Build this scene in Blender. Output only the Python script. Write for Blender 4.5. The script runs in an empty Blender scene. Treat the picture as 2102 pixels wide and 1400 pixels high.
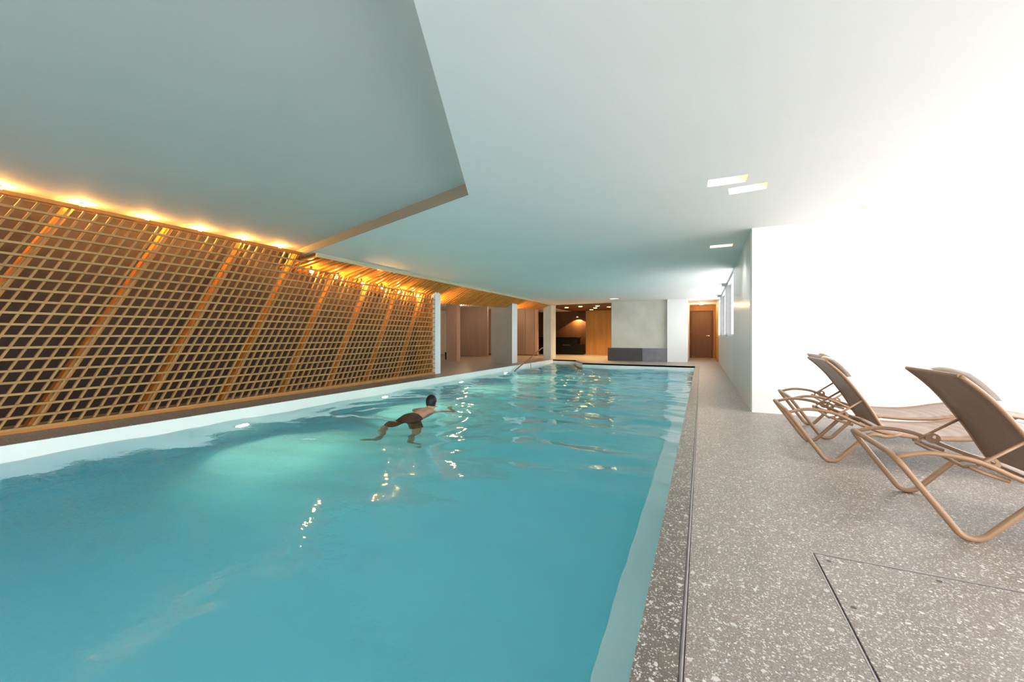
import bpy, bmesh, math, random
from mathutils import Vector, Matrix
from mathutils.geometry import tessellate_polygon
from math import sin, cos, pi, radians

random.seed(7)
S = bpy.context.scene
COL = S.collection

# ------------------------------------------------------------------ camera, sky, exposure
cam_d = bpy.data.cameras.new('camera')
cam = bpy.data.objects.new('camera', cam_d)
COL.objects.link(cam)
cam.location = (0, 0, 1.0)
cam.rotation_euler = (radians(90), 0, radians(25.38))
cam_d.sensor_width = 36.0
cam_d.sensor_fit = 'HORIZONTAL'
cam_d.lens = 36.0 * 820 / 2102
cam_d.shift_y = -10 / 2102
cam_d.clip_start = 0.02
cam_d.clip_end = 500
S.camera = cam

S.view_settings.view_transform = 'Standard'
S.view_settings.look = 'None'
S.view_settings.gamma = 1
S.view_settings.use_curve_mapping = False
S.view_settings.exposure = 0.44
S.cycles.adaptive_threshold = 0.02
S.cycles.diffuse_bounces = 6
S.cycles.max_bounces = 14

SKY = 5.5
W = bpy.data.worlds.new('overcast_sky')
S.world = W
W.use_nodes = True
nt = W.node_tree
bg = nt.nodes['Background']
bg.inputs['Color'].default_value = (1.0, 0.985, 0.97, 1)
bg.inputs['Strength'].default_value = SKY


def portal(loc, rot, sx, sy):
    d = bpy.data.lights.new('window_portal', 'AREA')
    d.shape = 'RECTANGLE'
    d.size = sx
    d.size_y = sy
    d.cycles.is_portal = True
    o = bpy.data.objects.new('window_portal', d)
    o.location = loc
    o.rotation_euler = rot
    COL.objects.link(o)


# portals only steer the sampling of the sky towards the window openings
portal((3.42, 1.05, 1.21), (0, radians(90), 0), 2.42, 10.1)
portal((-1.5, -4.12, 1.435), (radians(-90), 0, 0), 9.0, 1.97)
portal((0.80, 14.25, 1.71), (0, radians(90), 0), 1.42, 9.5)


# ------------------------------------------------------------------ materials
def new_mat(name):
    m = bpy.data.materials.new(name)
    m.use_nodes = True
    n = m.node_tree
    return m, n, n.nodes['Principled BSDF']


def coords(n, scale=(1, 1, 1)):
    tc = n.nodes.new('ShaderNodeTexCoord')
    mp = n.nodes.new('ShaderNodeMapping')
    mp.inputs['Scale'].default_value = scale
    n.links.new(tc.outputs['Object'], mp.inputs['Vector'])
    return mp.outputs['Vector']


def noise(n, vec, scale, detail=3, rough=0.5):
    t = n.nodes.new('ShaderNodeTexNoise')
    t.inputs['Scale'].default_value = scale
    t.inputs['Detail'].default_value = detail
    t.inputs['Roughness'].default_value = rough
    n.links.new(vec, t.inputs['Vector'])
    return t.outputs['Fac']


def ramp(n, fac, stops):
    r = n.nodes.new('ShaderNodeValToRGB')
    e = r.color_ramp.elements
    while len(e) < len(stops):
        e.new(0.5)
    for i, (p, c) in enumerate(stops):
        e[i].position = p
        e[i].color = (*c, 1) if len(c) == 3 else c
    n.links.new(fac, r.inputs['Fac'])
    return r.outputs['Color']


def mixc(n, fac, a, b, mode='MIX'):
    m = n.nodes.new('ShaderNodeMix')
    m.data_type = 'RGBA'
    m.blend_type = mode
    for v, i in ((fac, 0), (a, 6), (b, 7)):
        if hasattr(v, 'is_linked'):
            n.links.new(v, m.inputs[i])
        elif i == 0:
            m.inputs[0].default_value = v
        else:
            m.inputs[i].default_value = (*v, 1)
    return m.outputs[2]


def bump(n, bs, h, strength=0.2, dist=0.01):
    b = n.nodes.new('ShaderNodeBump')
    b.inputs['Strength'].default_value = strength
    b.inputs['Distance'].default_value = dist
    n.links.new(h, b.inputs['Height'])
    n.links.new(b.outputs['Normal'], bs.inputs['Normal'])


def paint(name, col, rough=0.7, var=0.04, scale=3.0, spec=0.3):
    m, n, b = new_mat(name)
    v = coords(n)
    f = noise(n, v, scale, 4)
    lo = tuple(max(0, c * (1 - var)) for c in col)
    hi = tuple(min(1, c * (1 + var)) for c in col)
    n.links.new(ramp(n, f, [(0.3, lo), (0.7, hi)]), b.inputs['Base Color'])
    b.inputs['Roughness'].default_value = rough
    b.inputs['Specular IOR Level'].default_value = spec
    bump(n, b, noise(n, v, 90, 2), 0.05, 0.002)
    return m


def wood(name, dark, light, axis=(30, 2, 30), rough=0.5):
    m, n, b = new_mat(name)
    v = coords(n, axis)
    f = noise(n, v, 1.0, 4, 0.6)
    c = ramp(n, f, [(0.3, dark), (0.7, light)])
    oi = n.nodes.new('ShaderNodeObjectInfo')
    tone = ramp(n, oi.outputs['Random'], [(0, (0.82, 0.82, 0.82)), (1, (1, 1, 1))])
    n.links.new(mixc(n, 1.0, c, tone, 'MULTIPLY'), b.inputs['Base Color'])
    b.inputs['Roughness'].default_value = rough
    bump(n, b, f, 0.08, 0.003)
    return m


def terrazzo(name, base_lo, base_hi, chip, rough=0.4):
    m, n, b = new_mat(name)
    v = coords(n)
    bs = ramp(n, noise(n, v, 7, 5, 0.65), [(0.3, base_lo), (0.7, base_hi)])
    grit = ramp(n, noise(n, v, 160, 3, 0.7), [(0.35, (0.55, 0.55, 0.55)), (0.65, (1.25, 1.22, 1.2))])
    bs = mixc(n, 1.0, bs, grit, 'MULTIPLY')
    # warped coordinates make the stone chips angular and irregular
    nd = n.nodes.new('ShaderNodeTexNoise')
    nd.inputs['Scale'].default_value = 38
    n.links.new(v, nd.inputs['Vector'])
    wv = n.nodes.new('ShaderNodeVectorMath')
    wv.operation = 'MULTIPLY_ADD'
    n.links.new(nd.outputs['Color'], wv.inputs[0])
    wv.inputs[1].default_value = (0.02, 0.02, 0.02)
    n.links.new(v, wv.inputs[2])
    for sc, thr, prob in ((44, 0.22, 0.22), (85, 0.27, 0.32), (170, 0.34, 0.42)):
        vo = n.nodes.new('ShaderNodeTexVoronoi')
        vo.inputs['Scale'].default_value = sc
        n.links.new(wv.outputs[0], vo.inputs['Vector'])
        sep = n.nodes.new('ShaderNodeSeparateColor')
        n.links.new(vo.outputs['Color'], sep.inputs[0])
        rr = n.nodes.new('ShaderNodeMath')
        rr.operation = 'MULTIPLY'
        n.links.new(sep.outputs[0], rr.inputs[0])
        rr.inputs[1].default_value = thr * 1.9
        lt = n.nodes.new('ShaderNodeMath')
        lt.operation = 'LESS_THAN'
        n.links.new(vo.outputs['Distance'], lt.inputs[0])
        n.links.new(rr.outputs[0], lt.inputs[1])
        pr = n.nodes.new('ShaderNodeMath')
        pr.operation = 'LESS_THAN'
        n.links.new(sep.outputs[1], pr.inputs[0])
        pr.inputs[1].default_value = prob
        mu = n.nodes.new('ShaderNodeMath')
        mu.operation = 'MULTIPLY'
        n.links.new(lt.outputs[0], mu.inputs[0])
        n.links.new(pr.outputs[0], mu.inputs[1])
        cc = mixc(n, sep.outputs[2], chip, tuple(c * 0.62 for c in chip))
        bs = mixc(n, mu.outputs[0], bs, cc)
    n.links.new(bs, b.inputs['Base Color'])
    b.inputs['Roughness'].default_value = rough
    bump(n, b, noise(n, v, 120, 3), 0.12, 0.003)
    return m


def metal(name, col, rough=0.35, metallic=0.9):
    m, n, b = new_mat(name)
    v = coords(n)
    f = noise(n, v, 14, 3)
    n.links.new(ramp(n, f, [(0.3, tuple(c * 0.85 for c in col)), (0.7, col)]), b.inputs['Base Color'])
    b.inputs['Metallic'].default_value = metallic
    b.inputs['Roughness'].default_value = rough
    return m


def emit(name, col, strength):
    m, n, b = new_mat(name)
    b.inputs['Base Color'].default_value = (*col, 1)
    b.inputs['Emission Color'].default_value = (*col, 1)
    b.inputs['Emission Strength'].default_value = strength
    return m


M = {}
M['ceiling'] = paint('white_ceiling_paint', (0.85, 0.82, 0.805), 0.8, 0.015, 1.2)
M['ceiling_grey'] = paint('upper_ceiling_grey', (0.62, 0.585, 0.565), 0.8, 0.02, 1.2)  # greyer base colour than the low ceiling
M['reveal'] = paint('beige_reveal_paint', (0.21, 0.195, 0.155), 0.8, 0.02, 1.2)
M['wall'] = paint('white_wall_paint', (0.84, 0.85, 0.85), 0.75, 0.015, 1.5)
M['wall_gloss'] = paint('satin_grey_wall', (0.62, 0.65, 0.64), 0.28, 0.02, 1.0, 0.5)
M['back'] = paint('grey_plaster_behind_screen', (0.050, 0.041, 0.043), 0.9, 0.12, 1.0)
M['liner'] = paint('pale_pool_liner', (0.86, 0.89, 0.87), 0.45, 0.02, 2.0)
M['post'] = paint('mid_grey_post', (0.22, 0.22, 0.22), 0.6, 0.05, 4)
M['shaded_face'] = paint('pier_face_shade', (0.34, 0.315, 0.285), 0.85, 0.06, 2)  # darker tone carries the shade on the pier front
M['concrete'] = paint('pale_concrete', (0.62, 0.62, 0.55), 0.85, 0.10, 1.6)
M['darkstone'] = paint('dark_slate_plinth', (0.075, 0.068, 0.075), 0.5, 0.1, 4)
M['greystone'] = paint('grey_slate_plinth', (0.20, 0.20, 0.24), 0.5, 0.1, 4)
M['black'] = paint('black_lacquer', (0.004, 0.004, 0.005), 0.6, 0.1, 4, 0.15)
M['brown_wall'] = wood('dark_brown_panel', (0.10, 0.040, 0.014), (0.17, 0.07, 0.028), (3, 3, 0.6), 0.6)
M['amber_wall'] = wood('amber_wood_panel', (0.42, 0.19, 0.045), (0.56, 0.28, 0.08), (4, 4, 0.5), 0.5)
M['door'] = wood('brown_door_wood', (0.16, 0.075, 0.035), (0.22, 0.105, 0.05), (6, 6, 0.7), 0.5)
M['taupe'] = wood('taupe_panel', (0.27, 0.185, 0.14), (0.35, 0.245, 0.19), (3, 3, 0.4), 0.6)
M['salmon'] = wood('salmon_panel', (0.46, 0.29, 0.21), (0.55, 0.37, 0.28), (3, 3, 0.4), 0.6)
M['slat'] = wood('larch_slat', (0.36, 0.205, 0.065), (0.50, 0.305, 0.11), (40, 3, 40), 0.55)
M['fin'] = wood('larch_fin', (0.36, 0.19, 0.06), (0.50, 0.29, 0.10), (40, 6, 4), 0.55)
M['beam'] = wood('larch_beam', (0.46, 0.17, 0.025), (0.62, 0.26, 0.045), (30, 6, 3), 0.5)
M['soffit'] = wood('larch_soffit', (0.66, 0.25, 0.045), (0.80, 0.36, 0.075), (3, 30, 30), 0.4)
M['lip'] = wood('pale_larch_edge', (0.55, 0.45, 0.28), (0.66, 0.56, 0.37), (40, 2, 40), 0.6)
M['deck'] = terrazzo('terrazzo_deck', (0.225, 0.192, 0.172), (0.295, 0.254, 0.23), (0.66, 0.62, 0.58), 0.42)
M['coping'] = terrazzo('terrazzo_coping', (0.12, 0.103, 0.085), (0.18, 0.155, 0.13), (0.62, 0.60, 0.56), 0.4)
M['channel'] = metal('lilac_grey_steel', (0.46, 0.42, 0.43), 0.45, 0.75)
M['darkmetal'] = metal('dark_joint_metal', (0.14, 0.12, 0.11), 0.5, 0.6)
M['bronze'] = metal('bronze_rail', (0.36, 0.22, 0.15), 0.35, 0.8)
M['chrome'] = metal('brushed_chrome', (0.7, 0.69, 0.66), 0.3, 0.95)
M['tube'] = paint('tan_lacquered_tube', (0.29, 0.165, 0.092), 0.38, 0.06, 8, 0.5)
M['lamp_white'] = emit('lamp_white', (1.0, 0.97, 0.90), 6.0)
M['slot_glow'] = emit('slot_glow', (1.0, 0.62, 0.24), 0.8)  # emission stands in for warm lamplight inside the ceiling slots
M['bulb'] = emit('bulb_amber', (1.0, 0.66, 0.22), 40.0)
M['screen_bulb'] = emit('screen_bulb_amber', (1.0, 0.47, 0.10), 900.0)
M['poollamp'] = emit('underwater_lamp_lens', (1.0, 0.93, 0.78), 25.0)
M['outside'] = paint('pale_terrace', (0.78, 0.79, 0.80), 0.9, 0.05, 0.5)
M['skin'] = paint('skin', (0.55, 0.30, 0.19), 0.5, 0.05, 6)
M['shorts'] = paint('brown_swim_shorts', (0.055, 0.028, 0.018), 0.7, 0.1, 8)
M['hair'] = paint('black_wet_hair', (0.010, 0.010, 0.014), 0.4, 0.2, 30)


def mesh_fabric():
    m, n, b = new_mat('brown_woven_mesh')
    v = coords(n)
    w1 = n.nodes.new('ShaderNodeTexWave')
    w1.bands_direction = 'Z'
    w1.inputs['Scale'].default_value = 26
    w1.inputs['Distortion'].default_value = 0.3
    n.links.new(v, w1.inputs['Vector'])
    w2 = n.nodes.new('ShaderNodeTexWave')
    w2.bands_direction = 'Y'
    w2.inputs['Scale'].default_value = 40
    n.links.new(v, w2.inputs['Vector'])
    c = mixc(n, w1.outputs['Fac'], (0.155, 0.090, 0.062), (0.27, 0.165, 0.115))
    c = mixc(n, 0.25, c, mixc(n, w2.outputs['Fac'], (0.10, 0.06, 0.04), (0.26, 0.16, 0.11)))
    n.links.new(c, b.inputs['Base Color'])
    b.inputs['Roughness'].default_value = 0.42
    b.inputs['Specular IOR Level'].default_value = 0.8
    bump(n, b, w1.outputs['Fac'], 0.3, 0.003)
    return m


M['fabric'] = mesh_fabric()
M['pad'] = paint('pale_beige_pad', (0.80, 0.74, 0.68), 0.8, 0.05, 20)


def water_mat():
    m = bpy.data.materials.new('pool_water')
    m.use_nodes = True
    n = m.node_tree
    n.nodes.remove(n.nodes['Principled BSDF'])
    out = n.nodes['Material Output']
    g = n.nodes.new('ShaderNodeBsdfGlass')
    g.inputs['IOR'].default_value = 1.33
    g.inputs['Roughness'].default_value = 0.0
    g.inputs['Color'].default_value = (1, 1, 1, 1)
    v = coords(n, (1.0, 1.6, 1.0))
    b = n.nodes.new('ShaderNodeBump')
    b.inputs['Strength'].default_value = 0.35
    b.inputs['Distance'].default_value = 0.012
    n.links.new(noise(n, v, 5.5, 3, 0.5), b.inputs['Height'])
    n.links.new(b.outputs['Normal'], g.inputs['Normal'])
    n.links.new(g.outputs[0], out.inputs['Surface'])
    a = n.nodes.new('ShaderNodeVolumeAbsorption')
    a.inputs['Color'].default_value = (0.01, 0.785, 0.91, 1)
    a.inputs['Density'].default_value = 0.50
    n.links.new(a.outputs[0], out.inputs['Volume'])
    return m


M['water'] = water_mat()


def glass_mat():
    m = bpy.data.materials.new('clear_window_glass')
    m.use_nodes = True
    n = m.node_tree
    n.nodes.remove(n.nodes['Principled BSDF'])
    out = n.nodes['Material Output']
    t = n.nodes.new('ShaderNodeBsdfTransparent')
    t.inputs['Color'].default_value = (0.97, 0.98, 0.98, 1)
    gl = n.nodes.new('ShaderNodeBsdfGlossy')
    gl.inputs['Roughness'].default_value = 0.02
    lw = n.nodes.new('ShaderNodeLayerWeight')
    pw = n.nodes.new('ShaderNodeMath')
    pw.operation = 'POWER'
    n.links.new(lw.outputs['Facing'], pw.inputs[0])
    pw.inputs[1].default_value = 5
    fr = n.nodes.new('ShaderNodeMath')
    fr.operation = 'MULTIPLY_ADD'
    n.links.new(pw.outputs[0], fr.inputs[0])
    fr.inputs[1].default_value = 0.6
    fr.inputs[2].default_value = 0.03
    mx = n.nodes.new('ShaderNodeMixShader')
    n.links.new(fr.outputs[0], mx.inputs[0])
    n.links.new(t.outputs[0], mx.inputs[1])
    n.links.new(gl.outputs[0], mx.inputs[2])
    n.links.new(mx.outputs[0], out.inputs['Surface'])
    return m


M['glass'] = glass_mat()


# ------------------------------------------------------------------ geometry helpers
class MB:
    def __init__(self):
        self.v, self.f = [], []

    def add(self, vs, fs):
        k = len(self.v)
        self.v += [tuple(p) for p in vs]
        self.f += [tuple(i + k for i in q) for q in fs]
        return self

    def box(self, x0, x1, y0, y1, z0, z1):
        vs = [(x0, y0, z0), (x1, y0, z0), (x1, y1, z0), (x0, y1, z0),
              (x0, y0, z1), (x1, y0, z1), (x1, y1, z1), (x0, y1, z1)]
        return self.add(vs, [(0, 3, 2, 1), (4, 5, 6, 7), (0, 1, 5, 4), (1, 2, 6, 5), (2, 3, 7, 6), (3, 0, 4, 7)])

    def hexa(self, p):
        """p: four bottom points then four top points, same winding"""
        return self.add(p, [(0, 3, 2, 1), (4, 5, 6, 7), (0, 1, 5, 4), (1, 2, 6, 5), (2, 3, 7, 6), (3, 0, 4, 7)])

    def prism(self, poly, z0, z1):
        n = len(poly)
        vs = [(x, y, z0) for x, y in poly] + [(x, y, z1) for x, y in poly]
        fs = [tuple(range(n - 1, -1, -1)), tuple(range(n, 2 * n))]
        fs += [(i, (i + 1) % n, n + (i + 1) % n, n + i) for i in range(n)]
        return self.add(vs, fs)

    def plate(self, outer, holes, z0, z1):
        loops = [outer] + holes
        flat = [p for l in loops for p in l]
        tris = tessellate_polygon([[Vector((x, y, 0)) for x, y in l] for l in loops])
        n = len(flat)
        vs = [(x, y, z0) for x, y in flat] + [(x, y, z1) for x, y in flat]
        fs = []
        for t in tris:
            a, b, c = (Vector((*flat[i], 0)) for i in t)
            if (b - a).cross(c - a).z < 0:
                t = t[::-1]
            fs.append(tuple(i + n for i in t))
            fs.append(tuple(t[::-1]))
        k = 0
        for l in loops:
            m = len(l)
            for i in range(m):
                j = (i + 1) % m
                fs.append((k + i, k + j, n + k + j, n + k + i))
            k += m
        return self.add(vs, fs)

    def tube(self, pts, r, n=8, closed=False):
        pts = [Vector(p) for p in pts]
        N = len(pts)
        rings = []
        up = None
        for i, p in enumerate(pts):
            a = pts[i - 1] if (i > 0 or closed) else p
            b = pts[(i + 1) % N] if (i < N - 1 or closed) else p
            t = (b - a).normalized()
            if up is None:
                up = Vector((0, 0, 1)) if abs(t.z) < 0.9 else Vector((1, 0, 0))
            s = t.cross(up)
            if s.length < 1e-6:
                s = t.cross(Vector((0.3, 1, 0.2)))
            s.normalize()
            up = s.cross(t).normalized()
            rr = r[i] if isinstance(r, (list, tuple)) else r
            rings.append([p + (s * cos(2 * pi * k / n) + up * sin(2 * pi * k / n)) * rr for k in range(n)])
        vs = [q for ring in rings for q in ring]
        fs = []
        for i in range(N if closed else N - 1):
            a, b = i * n, ((i + 1) % N) * n
            for k in range(n):
                k2 = (k + 1) % n
                fs.append((a + k, a + k2, b + k2, b + k))
        if not closed:
            fs.append(tuple(range(n - 1, -1, -1)))
            fs.append(tuple((N - 1) * n + k for k in range(n)))
        return self.add(vs, fs)

    def cyl(self, c, r, h, n=16, axis='z'):
        c = Vector(c)
        d = {'x': Vector((1, 0, 0)), 'y': Vector((0, 1, 0)), 'z': Vector((0, 0, 1))}[axis]
        return self.tube([c, c + d * h], r, n)

    def build(self, name, mat, parent=None, smooth=False, fix=True, bevel=0):
        me = bpy.data.meshes.new(name)
        me.from_pydata(self.v, [], self.f)
        if fix:
            bm = bmesh.new()
            bm.from_mesh(me)
            bmesh.ops.recalc_face_normals(bm, faces=bm.faces)
            bm.to_mesh(me)
            bm.free()
        me.materials.append(mat)
        o = bpy.data.objects.new(name, me)
        COL.objects.link(o)
        if parent is not None:
            o.parent = parent
        if smooth:
            for p in me.polygons:
                p.use_smooth = True
        if bevel:
            b = o.modifiers.new('bevel', 'BEVEL')
            b.width = bevel
            b.segments = 2
            b.limit_method = 'ANGLE'
        return o


def tag(o, label=None, cat=None, group=None, kind=None):
    if label:
        o['label'] = label
    if cat:
        o['category'] = cat
    if group:
        o['group'] = group
    if kind:
        o['kind'] = kind
    return o


def empty(name, loc=(0, 0, 0), rz=0, label=None, cat=None, group=None):
    o = bpy.data.objects.new(name, None)
    o.empty_display_size = 0.1
    o.location = loc
    o.rotation_euler = (0, 0, rz)
    COL.objects.link(o)
    return tag(o, label, cat, group)


def struct(name, mb, mat, label=None, cat=None, parent=None, **kw):
    o = mb.build(name, mat, parent, **kw)
    if parent is None:
        o['kind'] = 'structure'
        tag(o, label, cat)
    return o


def smooth_path(pts, sub=5):
    """Catmull-Rom through pts"""
    P = [Vector(p) for p in pts]
    P = [P[0] * 2 - P[1]] + P + [P[-1] * 2 - P[-2]]
    out = []
    for i in range(1, len(P) - 2):
        a, b, c, d = P[i - 1], P[i], P[i + 1], P[i + 2]
        for k in range(sub):
            t = k / sub
            out.append(0.5 * ((2 * b) + (c - a) * t + (2 * a - 5 * b + 4 * c - d) * t * t + (3 * b - a - 3 * c + d) * t ** 3))
    out.append(P[-2])
    return out


def rounded(pts, r=0.05, seg=5):
    """polyline with rounded corners"""
    P = [Vector(p) for p in pts]
    out = [P[0]]
    for i in range(1, len(P) - 1):
        a, b, c = P[i - 1], P[i], P[i + 1]
        u, w = (a - b), (c - b)
        rr = min(r, u.length * 0.48, w.length * 0.48)
        p, q = b + u.normalized() * rr, b + w.normalized() * rr
        for k in range(seg + 1):
            t = k / seg
            out.append(p.lerp(b, t).lerp(b.lerp(q, t), t))
    out.append(P[-1])
    return out


def ellipsoid(mb, c, r, rot=None, nu=20, nv=14):
    c = Vector(c)
    vs = []
    for j in range(nv + 1):
        th = pi * j / nv
        for i in range(nu):
            ph = 2 * pi * i / nu
            p = Vector((r[0] * sin(th) * cos(ph), r[1] * sin(th) * sin(ph), r[2] * cos(th)))
            if rot:
                p = rot @ p
            vs.append(c + p)
    fs = [(j * nu + i, j * nu + (i + 1) % nu, (j + 1) * nu + (i + 1) % nu, (j + 1) * nu + i) for j in range(nv) for i in range(nu)]
    return mb.add(vs, fs)


# ------------------------------------------------------------------ layout numbers (metres; pool runs along +Y)
HC = 2.42            # ceiling
HU = 2.54            # ceiling in the recess
PX0, PX1 = -5.75, -0.19
PY0, PY1 = -3.2, 14.55
ZW = -0.15           # water
XW = 0.60            # right wall of the corridor
YW = 6.10            # wall at the end of the lounge bay
XG = 3.30            # big glazing beside the loungers
XL = -6.40           # lattice plane
XB = -6.95           # wall behind the lattice
pool_poly = [(PX1, PY0), (PX1, PY1), (-4.0, PY1), (-4.75, 16.2), (PX0, 16.2), (PX0, PY0)]

# ------------------------------------------------------------------ floor, pool, coping
HX0, HX1, HY0, HY1 = 0.457, 1.50, 0.95, 2.27
CW = 0.126           # coping width
slot = 0.018
XF = PX0 - 0.012
hole = [(PX1 + CW, PY0 - CW), (PX1 + CW, PY1 + CW), (-4.0 + 0.02, PY1 + CW), (-4.68, 16.2 + CW), (XF, 16.2 + CW), (XF, PY0 - CW)]
floor_outer = [(-13, -4.1), (XG + 0.15, -4.1), (XG + 0.15, YW + 0.2), (XW + 0.15, YW + 0.2), (XW + 0.15, 22.4), (-13, 22.4)]
fl = MB().plate(floor_outer, [[(x + slot, y) if x == PX1 + CW else (x, y) for x, y in hole],
                              [(HX0, HY0), (HX1, HY0), (HX1, HY1), (HX0, HY1)]], -0.10, 0.0)
struct('floor', fl, M['deck'])

cp = MB().plate(hole[:5] + [(XF, 16.2)] + [pool_poly[4], pool_poly[3], pool_poly[2], pool_poly[1], pool_poly[0], (PX1, PY0 - CW)], [], -0.055, 0.0)
struct('trim_1', cp, M['coping'], 'dark speckled terrazzo coping around the pool edge', 'coping')

ch = MB()
xc = PX1 + CW + slot / 2
ch.box(xc - 0.0085, xc + 0.0085, PY0 - CW, PY1 + CW, -0.03, -0.012)
ch.tube([(xc, PY0 - CW, -0.010), (xc, PY1 + CW, -0.010)], 0.0075, 8)
struct('trim_2', ch, M['channel'], 'narrow grey metal joint profile along the pool coping', 'metal strip')

ba = MB()
n = len(pool_poly)
zb = -1.35
ba.add([(x, y, zb) for x, y in pool_poly] + [(x, y, -0.002) for x, y in pool_poly],
       [tuple(range(n))] + [(i, (i + 1) % n, n + (i + 1) % n, n + i) for i in range(n)])
basin = struct('pool_basin', ba, M['liner'], 'pale lined basin of the indoor swimming pool', 'pool', fix=False)
MB().box(PX1 - 0.19, PX1, PY0, PY1, zb, -0.40).build('ledge', M['liner'], basin)
for k in range(6):
    y1 = 16.2 - 0.30 * k
    MB().box(PX0, -4.0 if y1 < 14.5 else -4.75 + (16.2 - y1) * 0.43, y1 - 0.30, y1, zb, -0.17 - 0.17 * k).build('step', M['liner'], basin)
# underwater lamps in the left pool wall
for i, y in enumerate((3.4, 6.15, 8.9, 11.65)):
    t = empty('underwater_lamp', (PX0, y, -0.60), 0, ('round lit underwater lamp in the pool wall, the one nearest the camera',
        'round lit underwater lamp in the pool wall, level with the swimmer', 'round lit underwater lamp in the pool wall below the slim white pier',
        'round lit underwater lamp in the pool wall nearest the handrail')[i], 'pool lamp', 'underwater lamps along the screen side of the pool')
    MB().tube([(0, 0, 0), (0.02, 0, 0)], 0.11, 20).build('ring', M['chrome'], t)
    MB().tube([(0.02, 0, 0), (0.035, 0, 0)], [0.09, 0.075], 20).build('lens', M['poollamp'], t)
    d = bpy.data.lights.new('underwater_light', 'SPOT')
    d.energy = 140
    d.color = (1.0, 0.76, 0.44)
    d.spot_size = radians(120)
    d.spot_blend = 1.0
    d.shadow_soft_size = 0.07
    o = bpy.data.objects.new('underwater_light', d)
    o.location = (0.06, 0, 0)
    o.rotation_euler = (0, radians(-66), 0)
    o.parent = t
    COL.objects.link(o)

# water
wb = MB()
x0, x1, y0, y1 = PX0 - 0.03, PX1 + 0.03, PY0 - 0.03, 16.25
nx, ny = 140, 490


def wave(x, y):
    far = min(1, max(0, (y - 1.0) / 6.0))
    z = 0
    for a, kx, ky, ph in WAVES:
        z += a * sin(kx * x + ky * y + ph)
    q = Vector((x + 3.75, y - 4.6))
    d = q.length
    z += 0.006 * sin(d * 16) * math.exp(-abs(d - 0.9) * 1.1)
    for a, kx, ky, ph in RIPPLES:
        z += a * far * sin(kx * x + ky * y + ph)
    return z * (0.75 + 0.75 * far)


WAVES = []
for i in range(14):
    L = random.uniform(0.35, 1.7)
    th = random.gauss(radians(78), 0.55)
    k = 2 * pi / L
    WAVES.append((0.0026 * L, k * cos(th), k * sin(th), random.uniform(0, 6.28)))
RIPPLES = []
for i in range(12):
    L = random.uniform(0.16, 0.42)
    th = random.gauss(radians(85), 0.6)
    k = 2 * pi / L
    RIPPLES.append((0.0026 * L, k * cos(th), k * sin(th), random.uniform(0, 6.28)))
vs, fs = [], []
for j in range(ny + 1):
    for i in range(nx + 1):
        x, y = x0 + (x1 - x0) * i / nx, y0 + (y1 - y0) * j / ny
        vs.append((x, y, ZW + wave(x, y)))
row = nx + 1
for j in range(ny):
    for i in range(nx):
        a = j * row + i
        fs.append((a, a + 1, a + row + 1, a + row))
edge = [i for i in range(row)] + [j * row + nx for j in range(1, ny + 1)] + \
       [ny * row + i for i in range(nx - 1, -1, -1)] + [j * row for j in range(ny - 1, 0, -1)]
k0 = len(vs)
vs += [(vs[e][0], vs[e][1], zb - 0.05) for e in edge]
m_ = len(edge)
for i in range(m_):
    j = (i + 1) % m_
    fs.append((edge[j], edge[i], k0 + i, k0 + j))
fs.append(tuple(k0 + i for i in range(m_ - 1, -1, -1)))
wb.add(vs, fs)
water = wb.build('pool_water', M['water'], fix=True, smooth=True)
tag(water, 'rippled turquoise water filling the long swimming pool', 'water', kind='stuff')

# ------------------------------------------------------------------ ceilings
DL = [  # x, y, rotation, label
    (0.21, 4.15, 0.03, 'bright recessed ceiling slot, the one of the close pair nearer the pool'),
    (0.40, 4.45, -0.10, 'bright recessed ceiling slot, the one of the close pair nearer the white wall'),
    (1.48, 5.66, 0.0, 'recessed ceiling slot above the loungers in the glare'),
    (0.28, 7.10, 0.0, 'recessed ceiling slot in the corridor beside the grey wall'),
    (-3.0, 15.4, 0.0, 'small recessed ceiling slot above the far end of the pool'),
]


def rect(x, y, a, w=0.32, h=0.19):
    c, s = cos(a), sin(a)
    return [(x + c * u - s * v, y + s * u + c * v) for u, v in ((-w / 2, -h / 2), (w / 2, -h / 2), (w / 2, h / 2), (-w / 2, h / 2))]


RA, RB, RC = (1.50, -4.0), (-2.116, 3.439), (XB, 4.94)
low = [RA, (XG + 0.15, -4.0), (XG + 0.15, YW + 0.2), (XW + 0.15, YW + 0.2), (XW + 0.15, 22.4), (-13, 22.4), (-13, 4.94), RC, RB]
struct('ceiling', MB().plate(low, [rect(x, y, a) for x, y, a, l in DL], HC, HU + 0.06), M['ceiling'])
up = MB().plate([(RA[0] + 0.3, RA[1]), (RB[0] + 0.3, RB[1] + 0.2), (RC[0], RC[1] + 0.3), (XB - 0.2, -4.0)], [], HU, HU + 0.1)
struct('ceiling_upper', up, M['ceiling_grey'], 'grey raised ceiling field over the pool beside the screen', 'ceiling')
# beige lining of the far step of the recess
d_ = (Vector((*RC, 0)) - Vector((*RB, 0))).normalized()
n_ = Vector((d_.y, -d_.x, 0)) * -0.006
if n_.y > 0:
    n_ = -n_
p = [Vector((*RB, 0)), Vector((*RC, 0))]
struct('trim_3', MB().prism([(p[0].x, p[0].y), (p[1].x, p[1].y), (p[1].x + n_.x, p[1].y + n_.y), (p[0].x + n_.x, p[0].y + n_.y)], HC - 0.001, HU),
       M['reveal'], 'beige vertical step between the two ceiling heights', 'ceiling trim')
struct('ceiling_bar', MB().box(-6.6, -3.38, 17.3, 22.3, HC - 0.03, HC - 0.002), M['brown_wall'], 'dark brown ceiling of the bar room at the far end', 'ceiling')

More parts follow.
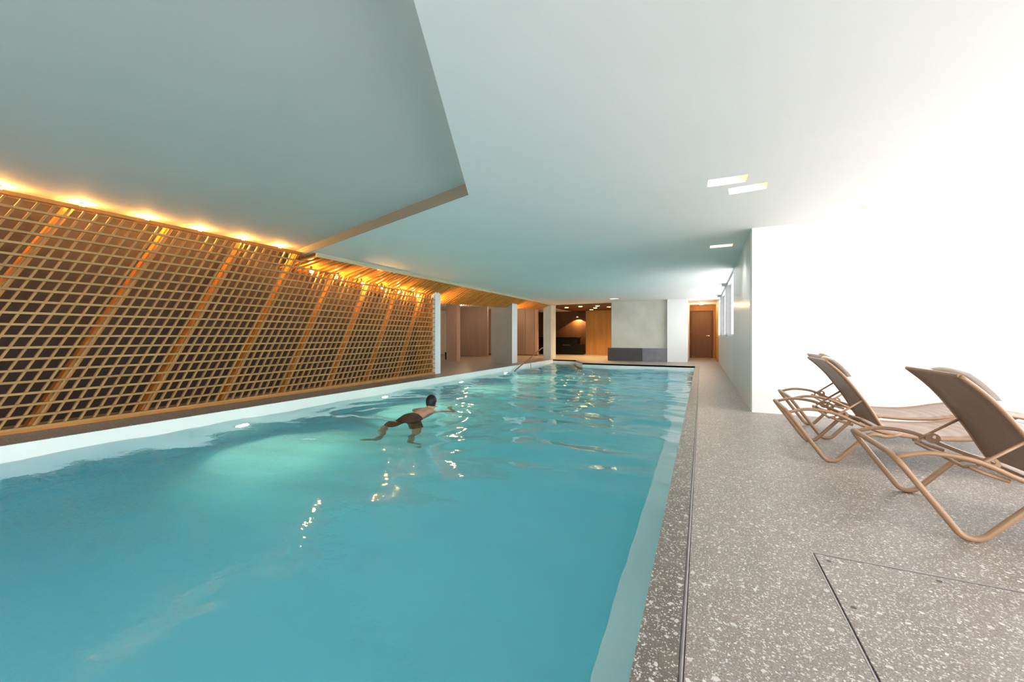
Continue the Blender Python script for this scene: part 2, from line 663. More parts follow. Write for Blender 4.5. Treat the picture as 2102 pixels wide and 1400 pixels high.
def lamp(parent, loc, e, col=(1.0, 0.55, 0.18), r=0.04, kind='POINT', rot=(0, 0, 0), size=100, blend=0.5):
    d = bpy.data.lights.new('lamp_light', kind)
    d.energy = e
    d.color = col
    d.shadow_soft_size = r
    if kind == 'SPOT':
        d.spot_size = radians(size)
        d.spot_blend = blend
    o = bpy.data.objects.new('lamp_light', d)
    o.location = loc
    o.rotation_euler = rot
    o.parent = parent
    COL.objects.link(o)


for x, y, a, l in DL:
    t = empty('ceiling_light', (x, y, HC), a, l, 'ceiling light')
    lamp(t, (-0.06, 0, 0.06), 30, (1.0, 0.93, 0.8), 0.06, 'SPOT', (0, 0, 0), 110, 0.7)
    w, h, dp = 0.32, 0.19, 0.10
    q = MB()
    tk = 0.003
    for bx in ((-w / 2, w / 2, -h / 2, -h / 2 + tk), (-w / 2, w / 2, h / 2 - tk, h / 2), (-w / 2, -w / 2 + tk, -h / 2, h / 2)):
        q.box(*bx, 0.001, dp)
    q.box(-w / 2, w / 2, -h / 2, h / 2, dp, dp + 0.004)
    q.build('housing', M['ceiling'], t)
    MB().box(-w / 2 + 0.006, w * 0.12, -h / 2 + 0.006, h / 2 - 0.006, dp - 0.012, dp - 0.002).build('diffuser', M['lamp_white'], t)
    MB().box(w * 0.12 + 0.001, w / 2 - 0.006, -h / 2 + 0.006, h / 2 - 0.006, dp - 0.012, dp - 0.002).box(w / 2 - 0.006, w / 2 - 0.002, -h / 2 + 0.005, h / 2 - 0.005, 0.004, dp - 0.004).build('glow_plate', M['slot_glow'], t)  # plate glows in place of lamplight falling on the inner end of the slot

# ------------------------------------------------------------------ walls
struct('wall_back', MB().box(XB, XG + 0.15, -4.25, -4.0, 0, 0.45).box(XB, -6.0, -4.25, -4.0, 0.45, HU + 0.1).box(3.0, XG + 0.15, -4.25, -4.0, 0.45, HU + 0.1)
       .box(-6.0, 3.0, -4.25, -4.0, HC, HU + 0.1), M['wall'])
f = MB().box(-6, 3, -4.16, -4.08, 0.45, 0.50).box(-6, 3, -4.16, -4.08, HC - 0.05, HC)  # window added out of view behind the camera, brings daylight to the left side
for x in (-5.97, -3, 0, 2.97):
    f.box(x - 0.03, x + 0.03, -4.16, -4.08, 0.50, HC - 0.05)
w = struct('window_5', f, M['wall'], 'added unseen ribbon window in the wall facing the pool lengthwise', 'window')
for a, b in ((-5.94, -3.03), (-2.97, -0.03), (0.03, 2.94)):
    MB().box(a, b, -4.123, -4.117, 0.50, HC - 0.05).build('pane', M['glass'], w)
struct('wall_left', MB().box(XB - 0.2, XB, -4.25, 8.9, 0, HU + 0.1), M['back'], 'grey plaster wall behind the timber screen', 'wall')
struct('wall_end', MB().box(XW, XG + 0.15, YW, YW + 0.2, 0, HC + 0.1), M['wall'], 'bright white wall behind the sun loungers', 'wall')
struct('wall_right', MB().box(XW + 0.001, XW + 0.15, YW + 0.001, 9.5, 0, HC + 0.1)
       .box(XW, XW + 0.15, 9.5, 19.0, 0, 1.0).box(XW, XW + 0.15, 19.0, 22.4, 0, HC + 0.1), M['wall_gloss'],
       'satin grey corridor wall with a low parapet under the far windows', 'wall')
struct('wall_room_left', MB().box(-13.2, -13, 8.9, 22.4, 0, HC + 0.1).box(-13.2, XB, 8.7, 8.9, 0, HC + 0.1), M['wall'])
struct('wall_far', MB().box(-13.2, XW + 0.15, 22.3, 22.5, 0, HC + 0.1), M['brown_wall'], 'dark brown rear wall of the bar room', 'wall')
# far windows in the corridor wall
ed = [9.5, 12.25, 15.6, 19.0]
for i in range(3):
    a, b = ed[i], ed[i + 1]
    f = MB()
    t = 0.045
    f.box(XW + 0.03, XW + 0.10, a, b, 1.0, 1.0 + t).box(XW + 0.03, XW + 0.10, a, b, HC - t, HC)
    f.box(XW + 0.03, XW + 0.10, a, a + t, 1.0 + t, HC - t).box(XW + 0.03, XW + 0.10, b - t, b, 1.0 + t, HC - t)
    w = struct('window_%d' % (i + 1), f, M['wall'], ['bright corridor window nearest the grey wall', 'bright middle window of the corridor row', 'bright corridor window next to the brown door'][i], 'window')
    MB().box(XW + 0.06, XW + 0.066, a + t, b - t, 1.0 + t, HC - t).build('pane', M['glass'], w)
for i, y in enumerate(ed[1:3]):
    struct('trim_%d' % (4 + i), MB().box(XW - 0.012, XW + 0.12, y - 0.09, y + 0.09, 1.0, HC - 0.06).box(XW - 0.10, XW + 0.12, y - 0.09, y + 0.09, HC - 0.06, HC), M['post'],
           ['slim grey post between the first and middle corridor windows', 'slim grey post between the middle and last corridor windows'][i], 'post')
# big glazing beside the loungers
f = MB()
f.box(XG, XG + 0.08, -4, YW, 0, 0.06).box(XG, XG + 0.08, -4, YW, HC - 0.06, HC)
for y in (-3.97, -1.45, 1.05, 3.55, 6.04):
    f.box(XG, XG + 0.08, y - 0.03, y + 0.03, 0.06, HC - 0.06)
w = struct('window_4', f, M['wall'], 'full height glazing at the foot of the loungers', 'window')
for a, b in ((-3.94, -1.48), (-1.42, 1.02), (1.08, 3.52), (3.58, 6.01)):
    MB().box(XG + 0.035, XG + 0.041, a, b, 0.06, HC - 0.06).build('pane', M['glass'], w)
struct('ground', MB().plate([(-40, -60), (80, -60), (80, 90), (-40, 90)], [[(-13.3, -4.3), (XG + 0.2, -4.3), (XG + 0.2, YW + 0.25), (XW + 0.16, YW + 0.25), (XW + 0.16, 22.6), (-13.3, 22.6)]], -0.12, -0.1),
       M['outside'], 'pale ground outside the windows', 'ground')

# ------------------------------------------------------------------ far end: block, plinths, door niche, bar
struct('wall_block', MB().box(-3.38, -1.2, 16.75, 22.3, 0, HC + 0.05), M['concrete'], 'pale concrete wall block above the slate plinth', 'wall')
struct('wall_pier', MB().box(-1.2, -0.5, 16.55, 22.3, 0, HC + 0.05), M['wall'], 'bright white pier beside the brown door niche', 'wall')
b = empty('slate_bench', (-2.3, 16.6, 0), 0, 'low slate bench against the pale concrete block', 'bench')
MB().box(-1.18, 0.16, -0.10, 0.148, 0, 0.52).build('block', M['darkstone'], b, bevel=0.008)
tag(MB().box(0.165, 1.098, -0.04, 0.148, 0, 0.52).build('block', M['greystone'], b, bevel=0.008), 'lighter grey end block')
# door niche
ni = MB().box(XW - 0.03, XW - 0.001, 17.3, 21, 0, HC)
struct('trim_6', ni, M['amber_wall'], 'amber wood lining of the door niche', 'lining')
struct('wall_niche', MB().box(-0.5, 0.57, 20.6, 20.8, 0, HC), M['amber_wall'], 'amber wood wall around the brown door', 'wall')
dr = struct('door_1', MB().box(-0.42, 0.40, 20.54, 20.60, 0.05, 2.12), M['door'], 'brown wooden door at the end of the corridor', 'door', bevel=0.004)
fr = MB().box(-0.49, -0.42, 20.52, 20.60, 0, 2.18).box(0.40, 0.47, 20.52, 20.60, 0, 2.18).box(-0.42, 0.40, 20.52, 20.60, 2.12, 2.18).build('frame', M['brown_wall'], dr)
hd = MB().cyl((0.31, 20.48, 1.02), 0.012, 0.06, 10, 'y').tube([(0.31, 20.485, 1.02), (0.19, 20.485, 1.02)], 0.010, 8)
hd.cyl((0.31, 20.53, 1.02), 0.028, 0.012, 14, 'y').build('handle', M['chrome'], dr)
t = empty('ceiling_light', (0.0, 19.2, HC), 0, 'warm flush ceiling lamp in the door niche', 'ceiling light')
MB().cyl((0, 0, -0.03), 0.10, 0.03, 20).build('housing', M['chrome'], t)
MB().cyl((0, 0, -0.036), 0.085, 0.006, 20).build('diffuser', M['bulb'], t)


lamp(t, (0, 0, -0.12), 26, (1, 0.66, 0.32))

# bar room
struct('wall_amber', MB().box(-5.75, -3.38, 21.6, 22.3, 0, HC), M['amber_wall'], 'amber wood wall beside the bar counter', 'wall')
br = empty('bar_counter', (-7.2, 21.2, 0), 0, 'black bar counter in the dark room beyond the pool', 'bar counter')
MB().box(-1.0, 1.15, -0.25, 0.35, 0, 0.90).build('body', M['black'], br, bevel=0.01)
MB().box(-1.05, 1.20, -0.30, 0.40, 0.90, 0.94).build('worktop', M['black'], br, bevel=0.008)
MB().box(1.15, 1.40, -0.25, 0.35, 0, 0.56).build('end_block', M['black'], br, bevel=0.008)
MB().box(0.35, 0.75, -0.254, -0.25, 0.50, 0.53).build('inlay', M['darkstone'], br)
for i, (x, y) in enumerate(((-5.9, 18.6), (-5.1, 18.2), (-4.3, 18.2), (-3.95, 19.0), (-4.7, 19.4), (-5.2, 20.6))):
    t = empty('ceiling_light', (x, y, HC - 0.03), 0, 'small warm round spot in the dark bar room ceiling', 'ceiling light', 'spots in the bar room ceiling')
    MB().cyl((0, 0, -0.012), 0.10, 0.012, 16).build('ring', M['chrome'], t)
    MB().cyl((0, 0, -0.016), 0.085, 0.005, 16).build('diffuser', M['bulb'], t)
    if i % 2 == 0:
        lamp(t, (0, 0, -0.06), 200, (1, 0.62, 0.26), 0.04, 'SPOT', (0, 0, 0), 130, 0.6)
t = empty('wall_spot', (-6.35, 22.0, 2.10), 0, 'small spot lamp casting an arc of light on the bar wall', 'spot lamp')
MB().tube([(0, 0.3, 0.02), (0, 0.05, 0.02)], 0.012, 8).build('arm', M['chrome'], t)
MB().tube([(0, 0, 0.05), (0, 0, -0.03)], [0.03, 0.045], 14).build('shade', M['chrome'], t)
MB().cyl((0, 0, -0.034), 0.036, 0.004, 14).build('bulb', M['bulb'], t)
lamp(t, (0, 0, -0.06), 90, (1, 0.6, 0.25), 0.02, 'SPOT', (radians(14), 0, 0), 120, 0.12)

# piers along the screen side
struct('pillar_1', MB().box(XB, -6.355, 8.67, 8.90, 0, HC), M['wall'], 'slim white pier at the end of the timber screen', 'pier')
p2 = struct('pillar_2', MB().box(-7.15, -6.28, 13.25, 13.70, 0, HC), M['wall'], 'white pier in the middle of the open colonnade', 'pier')
struct('pillar_3', MB().box(-6.28, -5.93, 16.45, 17.1, 0, HC), M['concrete'], 'grey pier by the pool steps', 'pier')
MB().box(-7.15, -6.283, 13.238, 13.249, 0, HC - 0.005).build('shade_panel', M['shaded_face'], p2)['label'] = 'taupe grey front face, coloured for its shade'  # thin panel with the shade of the front face put into its colour
for x, y, l in ((-6.62, 8.90, 'small added uplight, unseen on the rear of the slim white pier, washing the wooden canopy'), (-6.62, 13.70, 'small added uplight, unseen on the rear of the middle white pier, washing the wooden canopy')):
    t = empty('added_uplight', (x, y, 1.70), 0, l, 'uplight')  # unseen lamps, added to throw warm light on the canopy
    MB().box(-0.04, 0.04, 0.0, 0.02, -0.06, 0.06).build('bracket', M['darkmetal'], t)
    MB().tube([(0, 0.055, -0.05), (0, 0.055, 0.05)], 0.035, 14).build('housing', M['darkmetal'], t)
    MB().cyl((0, 0.055, 0.051), 0.028, 0.003, 14).build('bulb', M['bulb'], t)
    lamp(t, (0, 0.055, 0.07), 45, (1.0, 0.5, 0.14), 0.03, 'SPOT', (radians(180 - 38), 0, 0), 110, 0.8)
# rooms behind the colonnade
pw = empty('panel_wall', (0, 0, 0), 0, 'taupe panelled wall in the lobby behind the white piers', 'panelling')
x = -12.9
i = 0
while x < -7.6:
    w_ = random.choice((0.52, 0.62, 0.74))
    MB().box(x, min(x + w_ - 0.012, -7.55), 18.95, 19.0, 0.06, HC - 0.01).build('panel', M['taupe' if i % 3 else 'salmon'], pw)
    x += w_
    i += 1
MB().box(-12.95, -7.55, 19.0, 19.1, 0, HC).build('backing', M['taupe'], pw)
MB().box(-12.95, -7.55, 18.93, 19.0, 0, 0.06).build('baseboard', M['brown_wall'], pw)
pw['kind'] = 'structure'
pv = MB().box(-11.6, -9.35, 16.9, 17.05, 0.05, HC)
struct('wall_lobby', pv, M['taupe'], 'taupe partition with a glowing foot in the lobby', 'wall')
struct('pillar_4', MB().box(-9.35, -8.85, 13.5, 13.75, 0, HC), M['salmon'], 'salmon coloured lobby column near the slim white pier', 'column')
bn = empty('waste_bin', (-9.75, 14.2, 0), 0, 'small black bin beside the salmon column', 'bin')
MB().tube([(0, 0, 0), (0, 0, 0.30)], [0.12, 0.14], 16).build('body', M['black'], bn)
MB().tube([(0, 0, 0.30), (0, 0, 0.32)], [0.142, 0.142], 16).build('rim', M['darkmetal'], bn)
for i, (x, y) in enumerate(((-8.0, 12.2), (-9.9, 15.4), (-7.9, 16.6), (-9.0, 18.0))):
    t = empty('ceiling_light', (x, y, HC), 0, 'small warm round lobby spot above the colonnade floor', 'ceiling light', 'lobby spots')
    MB().cyl((0, 0, -0.012), 0.09, 0.012, 16).build('ring', M['chrome'], t)
    MB().cyl((0, 0, -0.016), 0.075, 0.005, 16).build('diffuser', M['bulb'], t)
    lamp(t, (0, 0, -0.06), 22, (1, 0.66, 0.42), 0.05)

# ------------------------------------------------------------------ timber soffit (warped canopy in front of the screen)
FX, FZ = -5.95, 2.365
SY0, SY1 = 4.72, 17.0


def s_slope(y):
    if y < 8.65:
        return 0.13 + (y - 4.8) / (8.65 - 4.8) * 0.42
    return 0.55 - min(1, (y - 8.65) / 8.0) * 0.06


def back_x(y):
    if y < 8.66:
        return XB + 0.005
    pts = [(8.66, -6.82), (9.6, -6.75), (13.5, -6.55), (15.9, -6.44), (16.6, -6.22), (17.0, -5.98)]
    for (a, xa), (b, xb) in zip(pts, pts[1:]):
        if y <= b:
            return xa + (xb - xa) * (y - a) / (b - a)
    return pts[-1][1]


def soff_z(x, y):
    return FZ - s_slope(y) * (FX - x)


so = empty('timber_soffit', (FX, SY0, FZ), 0, 'warm wooden slatted canopy sloping over the pool edge from the screen to the piers', 'canopy')
so_off = Vector((-FX, -SY0, -FZ))
pb = MB()
ys = [SY0 + (SY1 - SY0) * k / 60 for k in range(61)]
top = []
for y in ys:
    xs = [FX, (FX * 2 + back_x(y)) / 3, (FX + back_x(y) * 2) / 3, back_x(y)]
    top += [(x, y, soff_z(x, y) + 0.028) for x in xs]
nn = len(top)
vs = top + [(x, y, z + 0.02) for x, y, z in top]
fs = []
for j in range(60):
    for i in range(3):
        a = j * 4 + i
        fs += [(a, a + 1, a + 5, a + 4), (nn + a, nn + a + 4, nn + a + 5, nn + a + 1)]
pb.add([Vector(v) + so_off for v in vs], fs)
pb.build('boarding', M['soffit'], so)
lp = MB()
lp.box(0, 0.03, 0, SY1 - SY0, -0.012, HC - FZ)
lp.build('edge_lip', M['lip'], so)
y = SY0 + 0.06
while y < SY1 - 0.02:
    xb_ = back_x(y)
    z0, z1 = soff_z(FX - 0.002, y), soff_z(xb_, y)
    w_ = 0.022
    q = [(FX - 0.002, y - w_, z0), (xb_, y - w_, z1), (xb_, y + w_, z1), (FX - 0.002, y + w_, z0)]
    q += [(a, b, c + 0.026) for a, b, c in q]
    MB().hexa([Vector(v) + so_off for v in q]).build('slat', M['soffit'], so)
    y += 0.12

# ------------------------------------------------------------------ timber lattice screen
LY0, LY1 = -3.4, 8.66
la = empty('lattice_screen', (XL, LY1, 0), 0, 'big larch lattice screen with leaning fins along the pool', 'screen')
lo = Vector((-XL, -LY1, 0))


def top_z(y, x=XL):
    if y < 4.86:
        return HU - 0.07
    return soff_z(x, y) - 0.065


def solve_y(z, x=XL):
    """largest y at which the screen still reaches height z"""
    if z < top_z(LY1, x):
        return LY1
    if z > top_z(4.87, x):
        return 4.86
    a, b = 4.87, LY1
    for _ in range(30):
        m = (a + b) / 2
        if top_z(m, x) > z:
            a = m
        else:
            b = m
    return a


# horizontal slats
SH = 0.023
z = 0.03
k = 0
while z < HU - 0.12:
    ye = solve_y(z + SH, XL + 0.04)
    MB().box(XL, XL + 0.042, LY0, ye, z, z + SH).build('slat', M['slat'], la).data.transform(Matrix.Translation(lo))
    z += 0.12
    k += 1
MB().box(XL - 0.02, XL + 0.05, LY0, 4.86, HU - 0.105, HU - 0.065).build('top_rail', M['beam'], la).data.transform(Matrix.Translation(lo))
MB().box(XL - 0.06, XL + 0.045, LY0, LY1, 0.0, 0.03).build('bottom_rail', M['beam'], la).data.transform(Matrix.Translation(lo))


def lean(y0):
    return 0.51 - max(0, min(1, (y0 - 3) / 5.5)) * 0.06


def inclined(name, mat, y0, xa, xb, w):
    t = lean(y0)
    zt = 2.6
    # highest point before the ceiling / soffit / end pier
    z = 0.03
    while z < zt:
        y = y0 + t * z
        if y + w > LY1 or z >= top_z(y + w, max(xa, xb)) - 0.004:
            break
        z += 0.01
    if y0 < LY0 - 0.01 or z < 0.08:
        return
    zt = z
    q = [(xa, y0, 0.03), (xb, y0, 0.03), (xb, y0 + w, 0.03), (xa, y0 + w, 0.03)]
    q += [(a, b + t * (zt - 0.03), zt) for a, b, c in q]
    MB().hexa([Vector(v) + lo for v in q]).build(name, mat, la)


P0 = 1.63
pitch = 0.937 / 8
j = -44
while True:
    y0 = P0 + j * pitch
    if y0 > LY1 - 0.05:
        break
    if j % 8 == 0:
        inclined('beam', M['beam'], y0 * 1.016 - 0.03, XL - 0.21, XL - 0.10, 0.078)
    inclined('fin', M['fin'], y0, XL - 0.034, XL, 0.022)
    j += 1
MB().box(XB + 0.005, XL - 0.04, LY1 - 0.028, LY1 + 0.004, 0, 2.02).build('end_board', M['beam'], la).data.transform(Matrix.Translation(lo))
# lamps behind the top of the screen
k = -7
while True:
    y = 1.44 + 0.6 * k
    if y > 8.5:
        break
    zl = soff_z(XL - 0.068, y) - 0.06 if y > 4.86 else HU
    t = empty('screen_lamp', (XL - 0.068, y, zl), 0, 'small amber downlight at the head of the lattice screen', 'lamp', 'row of amber lamps along the top of the lattice screen')
    MB().cyl((0, 0, -0.016), 0.018, 0.016 if y < 4.86 else 0.074, 12).build('socket', M['darkmetal'], t)
    q = MB()
    ellipsoid(q, (0, 0, -0.040), (0.020, 0.020, 0.024), None, 12, 8)
    q.build('bulb', M['screen_bulb'], t, smooth=True)
    k += 1

# ------------------------------------------------------------------ pool handrail
hr = empty('pool_handrail', (-5.6, 13.4, 0), 0, 'bronze handrail sloping into the water at the pool steps', 'handrail')
path = rounded([(0, -1.60, -0.30), (0, -1.32, -0.13), (0, 1.08, 0.53), (0, 1.24, 0.545)], 0.08, 5)
MB().tube(path, 0.021, 10).build('rail', M['bronze'], hr, smooth=True)
MB().tube([(0, 0.0, 0.235), (0, 0.0, -0.6)], 0.014, 8).build('post', M['bronze'], hr)

# ------------------------------------------------------------------ floor hatch
ht = empty('floor_hatch', (HX0, HY0, 0), 0, 'rectangular terrazzo access hatch set flush in the deck in front of the loungers', 'hatch')
w_, h_ = HX1 - HX0, HY1 - HY0
f = MB()
f.plate([(0.0005, 0.0005), (w_ - 0.0005, 0.0005), (w_ - 0.0005, h_ - 0.0005), (0.0005, h_ - 0.0005)],
        [[(0.006, 0.006), (w_ - 0.006, 0.006), (w_ - 0.006, h_ - 0.006), (0.006, h_ - 0.006)]], -0.06, 0.001)
f.build('frame', M['channel'], ht)
g = 0.013
MB().box(g, w_ - g, g, h_ - g, -0.06, -0.0005).build('cover', M['deck'], ht, bevel=0.0015)
MB().box(0.002, w_ - 0.002, 0.002, h_ - 0.002, -0.08, -0.061).build('tray', M['darkmetal'], ht)
for x, y in ((0.055, h_ - 0.06), (0.05, h_ - 0.40), (0.42, h_ - 0.05)):
    MB().cyl((x, y, -0.004), 0.009, 0.0045, 12).build('lifting_socket', M['darkmetal'], ht)


# ------------------------------------------------------------------ sun loungers
RAIL = [(0.014, 0.370), (0.14, 0.405), (0.28, 0.396), (0.37, 0.366), (0.46, 0.322), (0.63, 0.262), (0.85, 0.245), (1.10, 0.262),
        (1.32, 0.315), (1.48, 0.335), (1.70, 0.30), (1.95, 0.262)]
BACK = [(0.63, 0.285), (0.60, 0.335), (0.53, 0.467), (0.42, 0.637), (0.345, 0.728), (0.27, 0.800)]


def ribbon(profile, y0, y1, th):
    """thin curved sheet swept along y from a profile in x,z"""
    P = [Vector((a, 0, b)) for a, b in profile]
    N = len(P)
    q = MB()
    nv = []
    for i, p in enumerate(P):
        t = (P[min(i + 1, N - 1)] - P[max(i - 1, 0)]).normalized()
        nv.append(Vector((-t.z, 0, t.x)) * th)
    vs = []
    ny = 5
    for j in range(ny):
        y = y0 + (y1 - y0) * j / (ny - 1)
        sag = -0.012 * (1 - (2 * j / (ny - 1) - 1) ** 2)
        for i, p in enumerate(P):
            o = nv[i].normalized() * sag
            vs.append((p.x + o.x, y, p.z + o.z))
    k = len(vs)
    for j in range(ny):
        for i in range(N):
            v = Vector(vs[j * N + i]) + nv[i]
            vs.append(tuple(v))
    fs = []
    for j in range(ny - 1):
        for i in range(N - 1):
            a = j * N + i
            fs += [(a, a + 1, a + N + 1, a + N), (k + a, k + a + N, k + a + N + 1, k + a + 1)]
    for j in range(ny - 1):
        for a in (j * N, j * N + N - 1):
            fs.append((a, a + N, k + a + N, k + a))
    for i in range(N - 1):
        for a in (i, (ny - 1) * N + i):
            fs.append((a, k + a, k + a + 1, a + 1))
    return q.add(vs, fs)


def make_lounger(label):
    t = empty('sun_lounger', (0, 0, 0), 0, label, 'sun lounger', 'sun loungers on the terrazzo deck')
    R = 0.0155
    hw = 0.34
    # head loop: bent tube foot - head crossbar - foot
    side = [(0.66, 0.235), (0.56, 0.262), (0.47, 0.235), (0.30, 0.018), (0.25, 0.016)]

    def leg(s):
        pts = [(0.72, s * (hw - 0.03), 0.262), (0.64, s * (hw - 0.02), 0.232), (0.53, s * hw, 0.258), (0.325, s * hw, R - 0.0005), (0.255, s * hw, R - 0.0005), (0.0, s * hw, 0.385)]
        return pts
    a = leg(-1)
    b = leg(1)[::-1]
    path = rounded(a + b, 0.10, 6)
    MB().tube(path, R, 10).build('head_leg_loop', M['tube'], t, smooth=True)
    # foot loop
    def fleg(s):
        return [(1.28, s * (hw - 0.03), 0.275), (1.42, s * hw, 0.22), (1.585, s * hw, R - 0.0005), (1.655, s * hw, R - 0.0005), (1.93, s * hw, 0.255)]
    a = fleg(-1)
    b = fleg(1)[::-1]
    MB().tube(rounded(a + b, 0.09, 6), R, 10).build('foot_leg_loop', M['tube'], t, smooth=True)
    for s in (-1, 1):
        MB().tube([(x, s * (hw - 0.030), z) for x, z in [(p.x, p.z) for p in smooth_path([(x, 0, z) for x, z in RAIL], 4)]], 0.0125, 8).build('side_rail', M['tube'], t, smooth=True)
        bp = smooth_path([(x, s * (hw - 0.055), z) for x, z in BACK], 4)
        MB().tube(bp, 0.011, 8).build('back_frame', M['tube'], t, smooth=True)
        # prop strut and ratchet plate
        MB().tube([(0.505, s * (hw - 0.06), 0.500), (0.36, s * (hw - 0.05), 0.385), (0.33, s * (hw - 0.05), 0.362)], 0.008, 8).build('prop_strut', M['tube'], t, smooth=True)
        pl = MB()
        ring = []
        N = 14
        for k in range(N):
            an = 2 * pi * k / N
            ring.append((0.385 + 0.035 * cos(an), 0.372 + 0.032 * sin(an)))
        ho = [(0.392 + 0.010 * cos(2 * pi * k / 8), 0.380 + 0.010 * sin(2 * pi * k / 8)) for k in range(8)]
        pl.plate(ring, [ho], -0.003, 0.003)
        pl.v = [(x, s * (hw - 0.068) + z, y) for x, y, z in pl.v]
        pl.build('ratchet_plate', M['tube'], t)
        MB().tube([(x, s * (hw - 0.05), z) for x, z in ((0.30, 0.352), (0.36, 0.325), (0.44, 0.300))], 0.010, 8).build('ratchet_bar', M['tube'], t, smooth=True)
    MB().tube([(0.27, -hw + 0.055, 0.800), (0.27, hw - 0.055, 0.800)], 0.011, 8).build('top_bar', M['tube'], t)
    MB().tube([(0.33, -hw + 0.06, 0.352), (0.30, -hw + 0.09, 0.340), (0.30, hw - 0.09, 0.340), (0.33, hw - 0.06, 0.352)], 0.009, 8).build('prop_crossbar', M['tube'], t, smooth=True)
    MB().tube([(0.62, -hw + 0.04, 0.262), (0.62, hw - 0.04, 0.262)], 0.011, 8).build('hinge_bar', M['tube'], t)
    MB().tube([(1.95, -hw + 0.04, 0.262), (1.95, hw - 0.04, 0.262)], 0.011, 8).build('end_bar', M['tube'], t)
    bp = [(p.x, p.z) for p in smooth_path([(x, 0, z) for x, z in BACK], 4)]
    ribbon(bp, -hw + 0.055, hw - 0.055, 0.006).build('backrest', M['fabric'], t, smooth=True)
    sp = [(p.x, p.z) for p in smooth_path([(x, 0, z) for x, z in RAIL[5:]], 4)]
    ribbon(sp, -hw + 0.035, hw - 0.035, 0.006).build('seat', M['fabric'], t, smooth=True)
    q = MB()
    hp = smooth_path([(0.305, 0, 0.805), (0.36, 0, 0.755), (0.415, 0, 0.690), (0.445, 0, 0.640)], 3)
    q.tube([p + Vector((0.022, 0, 0.018)) for p in hp], [0.006] + [0.018] * (len(hp) - 2) + [0.006], 8)
    q.v = [(x, y * 11.4, z) for x, y, z in q.v]
    q.build('headrest_pad', M['pad'], t, smooth=True)
    return t


def copy_tree(o, parent=None):
    c = o.copy()
    COL.objects.link(c)
    c.parent = parent
    for k in list(o.children):
        copy_tree(k, c)
    return c


l1 = make_lounger('brown mesh sun lounger nearest the floor hatch, cut by the picture edge')
l1.location = (0.90, 3.055, 0)
for loc, lab in (((0.635, 4.28, 0), 'brown mesh sun lounger between the nearest lounger and the one by the wall'),
                 ((0.80, 5.14, 0), 'brown mesh sun lounger closest to the bright white wall')):
    c = copy_tree(l1)
    c.location = loc
    c['label'] = lab


# ------------------------------------------------------------------ swimmer
def skin_mesh(chains, sub=2):
    """chains: list of lists of (pos, radius); returns evaluated mesh data (verts, faces)"""
    out_v, out_f = [], []
    for ch in chains:
        q = MB()
        pts = smooth_path([c[0] for c in ch], 4)
        rs = []
        for i in range(len(ch) - 1):
            for k in range(4):
                t = k / 4
                rs.append(ch[i][1] * (1 - t) + ch[i + 1][1] * t)
        rs.append(ch[-1][1])
        # round ends
        e0, e1 = pts[0] - (pts[1] - pts[0]).normalized() * rs[0] * 0.7, pts[-1] + (pts[-1] - pts[-2]).normalized() * rs[-1] * 0.7
        pts = [e0] + pts + [e1]
        rs = [rs[0] * 0.45] + rs + [rs[-1] * 0.45]
        q.tube(pts, rs, 12)
        k = len(out_v)
        out_v += q.v
        out_f += [tuple(i + k for i in f) for f in q.f]
    return out_v, out_f


def fuse(o, voxel, iters=4):
    r = o.modifiers.new('remesh', 'REMESH')
    r.mode = 'VOXEL'
    r.voxel_size = voxel
    s = o.modifiers.new('smooth', 'SMOOTH')
    s.factor = 0.5
    s.iterations = iters
    dg = bpy.context.evaluated_depsgraph_get()
    me = bpy.data.meshes.new_from_object(o.evaluated_get(dg))
    o.modifiers.clear()
    o.data = me
    for p in me.polygons:
        p.use_smooth = True


# swimmer axes: local +y = swimming direction, z = 0 at the water surface
sw = empty('person', (-3.74, 4.72, ZW), radians(12), 'swimmer with short black hair and dark brown shorts heading up the pool', 'person')
body = MB()
V = Vector


def chain(*c):
    v, f = skin_mesh([[(V(p), r) for p, r in c]])
    body.add(v, f)


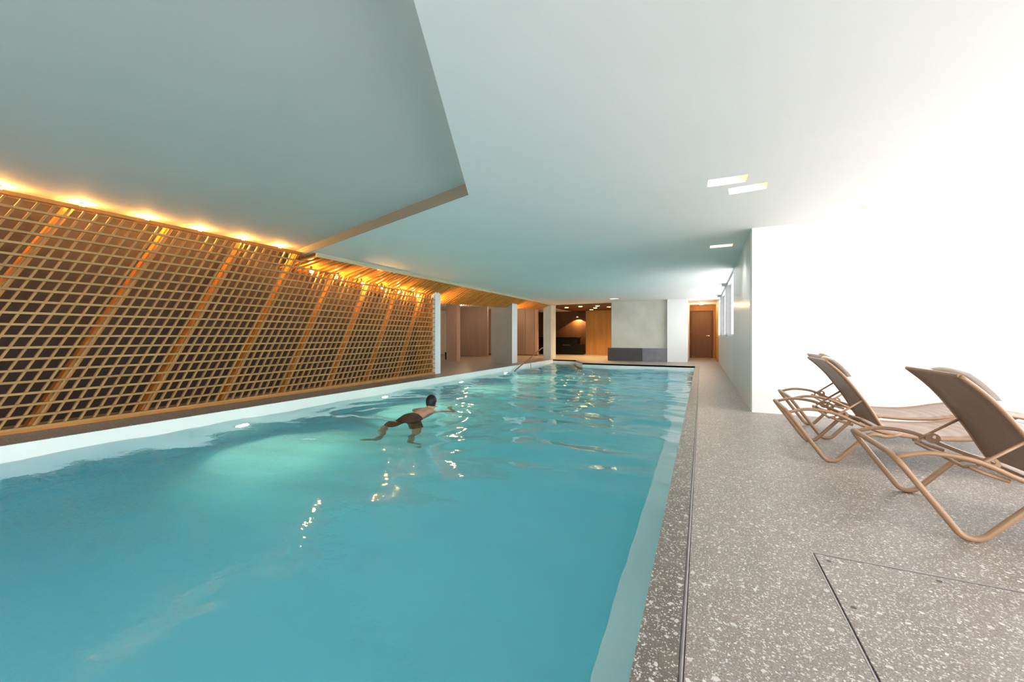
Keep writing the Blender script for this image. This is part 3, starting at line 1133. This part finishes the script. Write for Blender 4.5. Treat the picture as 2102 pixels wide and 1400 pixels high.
# torso (widened sideways), neck
tor = MB()
v, f = skin_mesh([[(V((0, -0.36, -0.055)), 0.105), (V((0, -0.20, -0.05)), 0.105), (V((0, 0.0, -0.055)), 0.110), (V((0, 0.17, -0.05)), 0.118), (V((0, 0.28, -0.035)), 0.095)]])
tor.add(v, f)
tor.v = [(x * 1.42, y, z * 1.0) for x, y, z in tor.v]
body.add(tor.v, tor.f)
chain(((0, 0.25, -0.02), 0.07), ((0, 0.34, 0.03), 0.058), ((0, 0.385, 0.075), 0.058))
Rh = Matrix.Rotation(radians(-8), 3, 'X')
ellipsoid(body, (0, 0.405, 0.115), (0.076, 0.096, 0.112), Rh)
ellipsoid(body, (0, 0.462, 0.075), (0.056, 0.055, 0.075), Rh)       # jaw and face
ellipsoid(body, (0, 0.518, 0.10), (0.014, 0.020, 0.024))             # nose
for s in (-1, 1):
    ellipsoid(body, (s * 0.078, 0.405, 0.10), (0.010, 0.022, 0.034))  # ears
    ellipsoid(body, (s * 0.030, 0.492, 0.122), (0.014, 0.010, 0.009))
    chain(((s * 0.13, 0.22, -0.04), 0.062), ((s * 0.21, 0.30, -0.075), 0.056), ((s * 0.30, 0.47, -0.16), 0.045), ((s * 0.27, 0.60, -0.17), 0.042),
          ((s * 0.18, 0.74, -0.15), 0.030))
    h = V((s * 0.18, 0.74, -0.15))
    d = V((-s * 0.45, 0.88, 0.05)).normalized()
    n2 = V((d.y, -d.x, 0)).normalized()
    chain((h, 0.030), (h + d * 0.045, 0.034), (h + d * 0.085, 0.033))
    for k, L in enumerate((0.062, 0.078, 0.084, 0.074)):
        o0 = h + d * 0.08 + n2 * (k - 1.5) * 0.021 * s
        chain((o0, 0.0095), (o0 + d * L * 0.5 + V((0, 0, -0.004)), 0.009), (o0 + d * L + V((0, 0, -0.014)), 0.0075))
    o0 = h + d * 0.025 - n2 * 0.03 * 1
    chain((o0, 0.011), (o0 - n2 * 0.022 + d * 0.025, 0.010), (o0 - n2 * 0.028 + d * 0.055, 0.008))
# legs in a frog kick
LEG = {-1: [((-0.09, -0.37, -0.075), 0.090), ((-0.17, -0.45, -0.20), 0.080), ((-0.27, -0.53, -0.34), 0.058), ((-0.25, -0.62, -0.54), 0.052), ((-0.23, -0.70, -0.74), 0.036)],
       1: [((0.09, -0.37, -0.075), 0.090), ((0.16, -0.44, -0.24), 0.080), ((0.22, -0.52, -0.42), 0.058), ((0.20, -0.60, -0.62), 0.052), ((0.18, -0.68, -0.82), 0.036)]}
for s in (-1, 1):
    chain(*LEG[s])
    a = V(LEG[s][-1][0])
    chain((a, 0.036), (a + V((s * 0.06, -0.06, -0.01)), 0.034), (a + V((s * 0.14, -0.10, -0.01)), 0.028), (a + V((s * 0.19, -0.12, -0.01)), 0.018))
bo = body.build('body', M['skin'], sw)
fuse(bo, 0.0085, 5)
# shorts
shm = MB()
v, f = skin_mesh([[(V((0, -0.20, -0.045)), 0.112), (V((0, -0.30, -0.045)), 0.117), (V((0, -0.41, -0.055)), 0.114)]])
shm.add([(x * 1.42, y, z) for x, y, z in v], f)
for s in (-1, 1):
    L = LEG[s]
    v, f = skin_mesh([[(V(L[0][0]), 0.108), (V(L[1][0]), 0.102), (V(L[1][0]).lerp(V(L[2][0]), 0.45), 0.088)]])
    shm.add(v, f)
sh = shm.build('shorts', M['shorts'], sw)
fuse(sh, 0.012, 3)
# hair cap
hm = MB()
ellipsoid(hm, (0, 0.395, 0.128), (0.084, 0.098, 0.110), Rh)
ellipsoid(hm, (0, 0.355, 0.100), (0.066, 0.056, 0.066), Rh)
ha = hm.build('hair', M['hair'], sw)
fuse(ha, 0.010, 3)
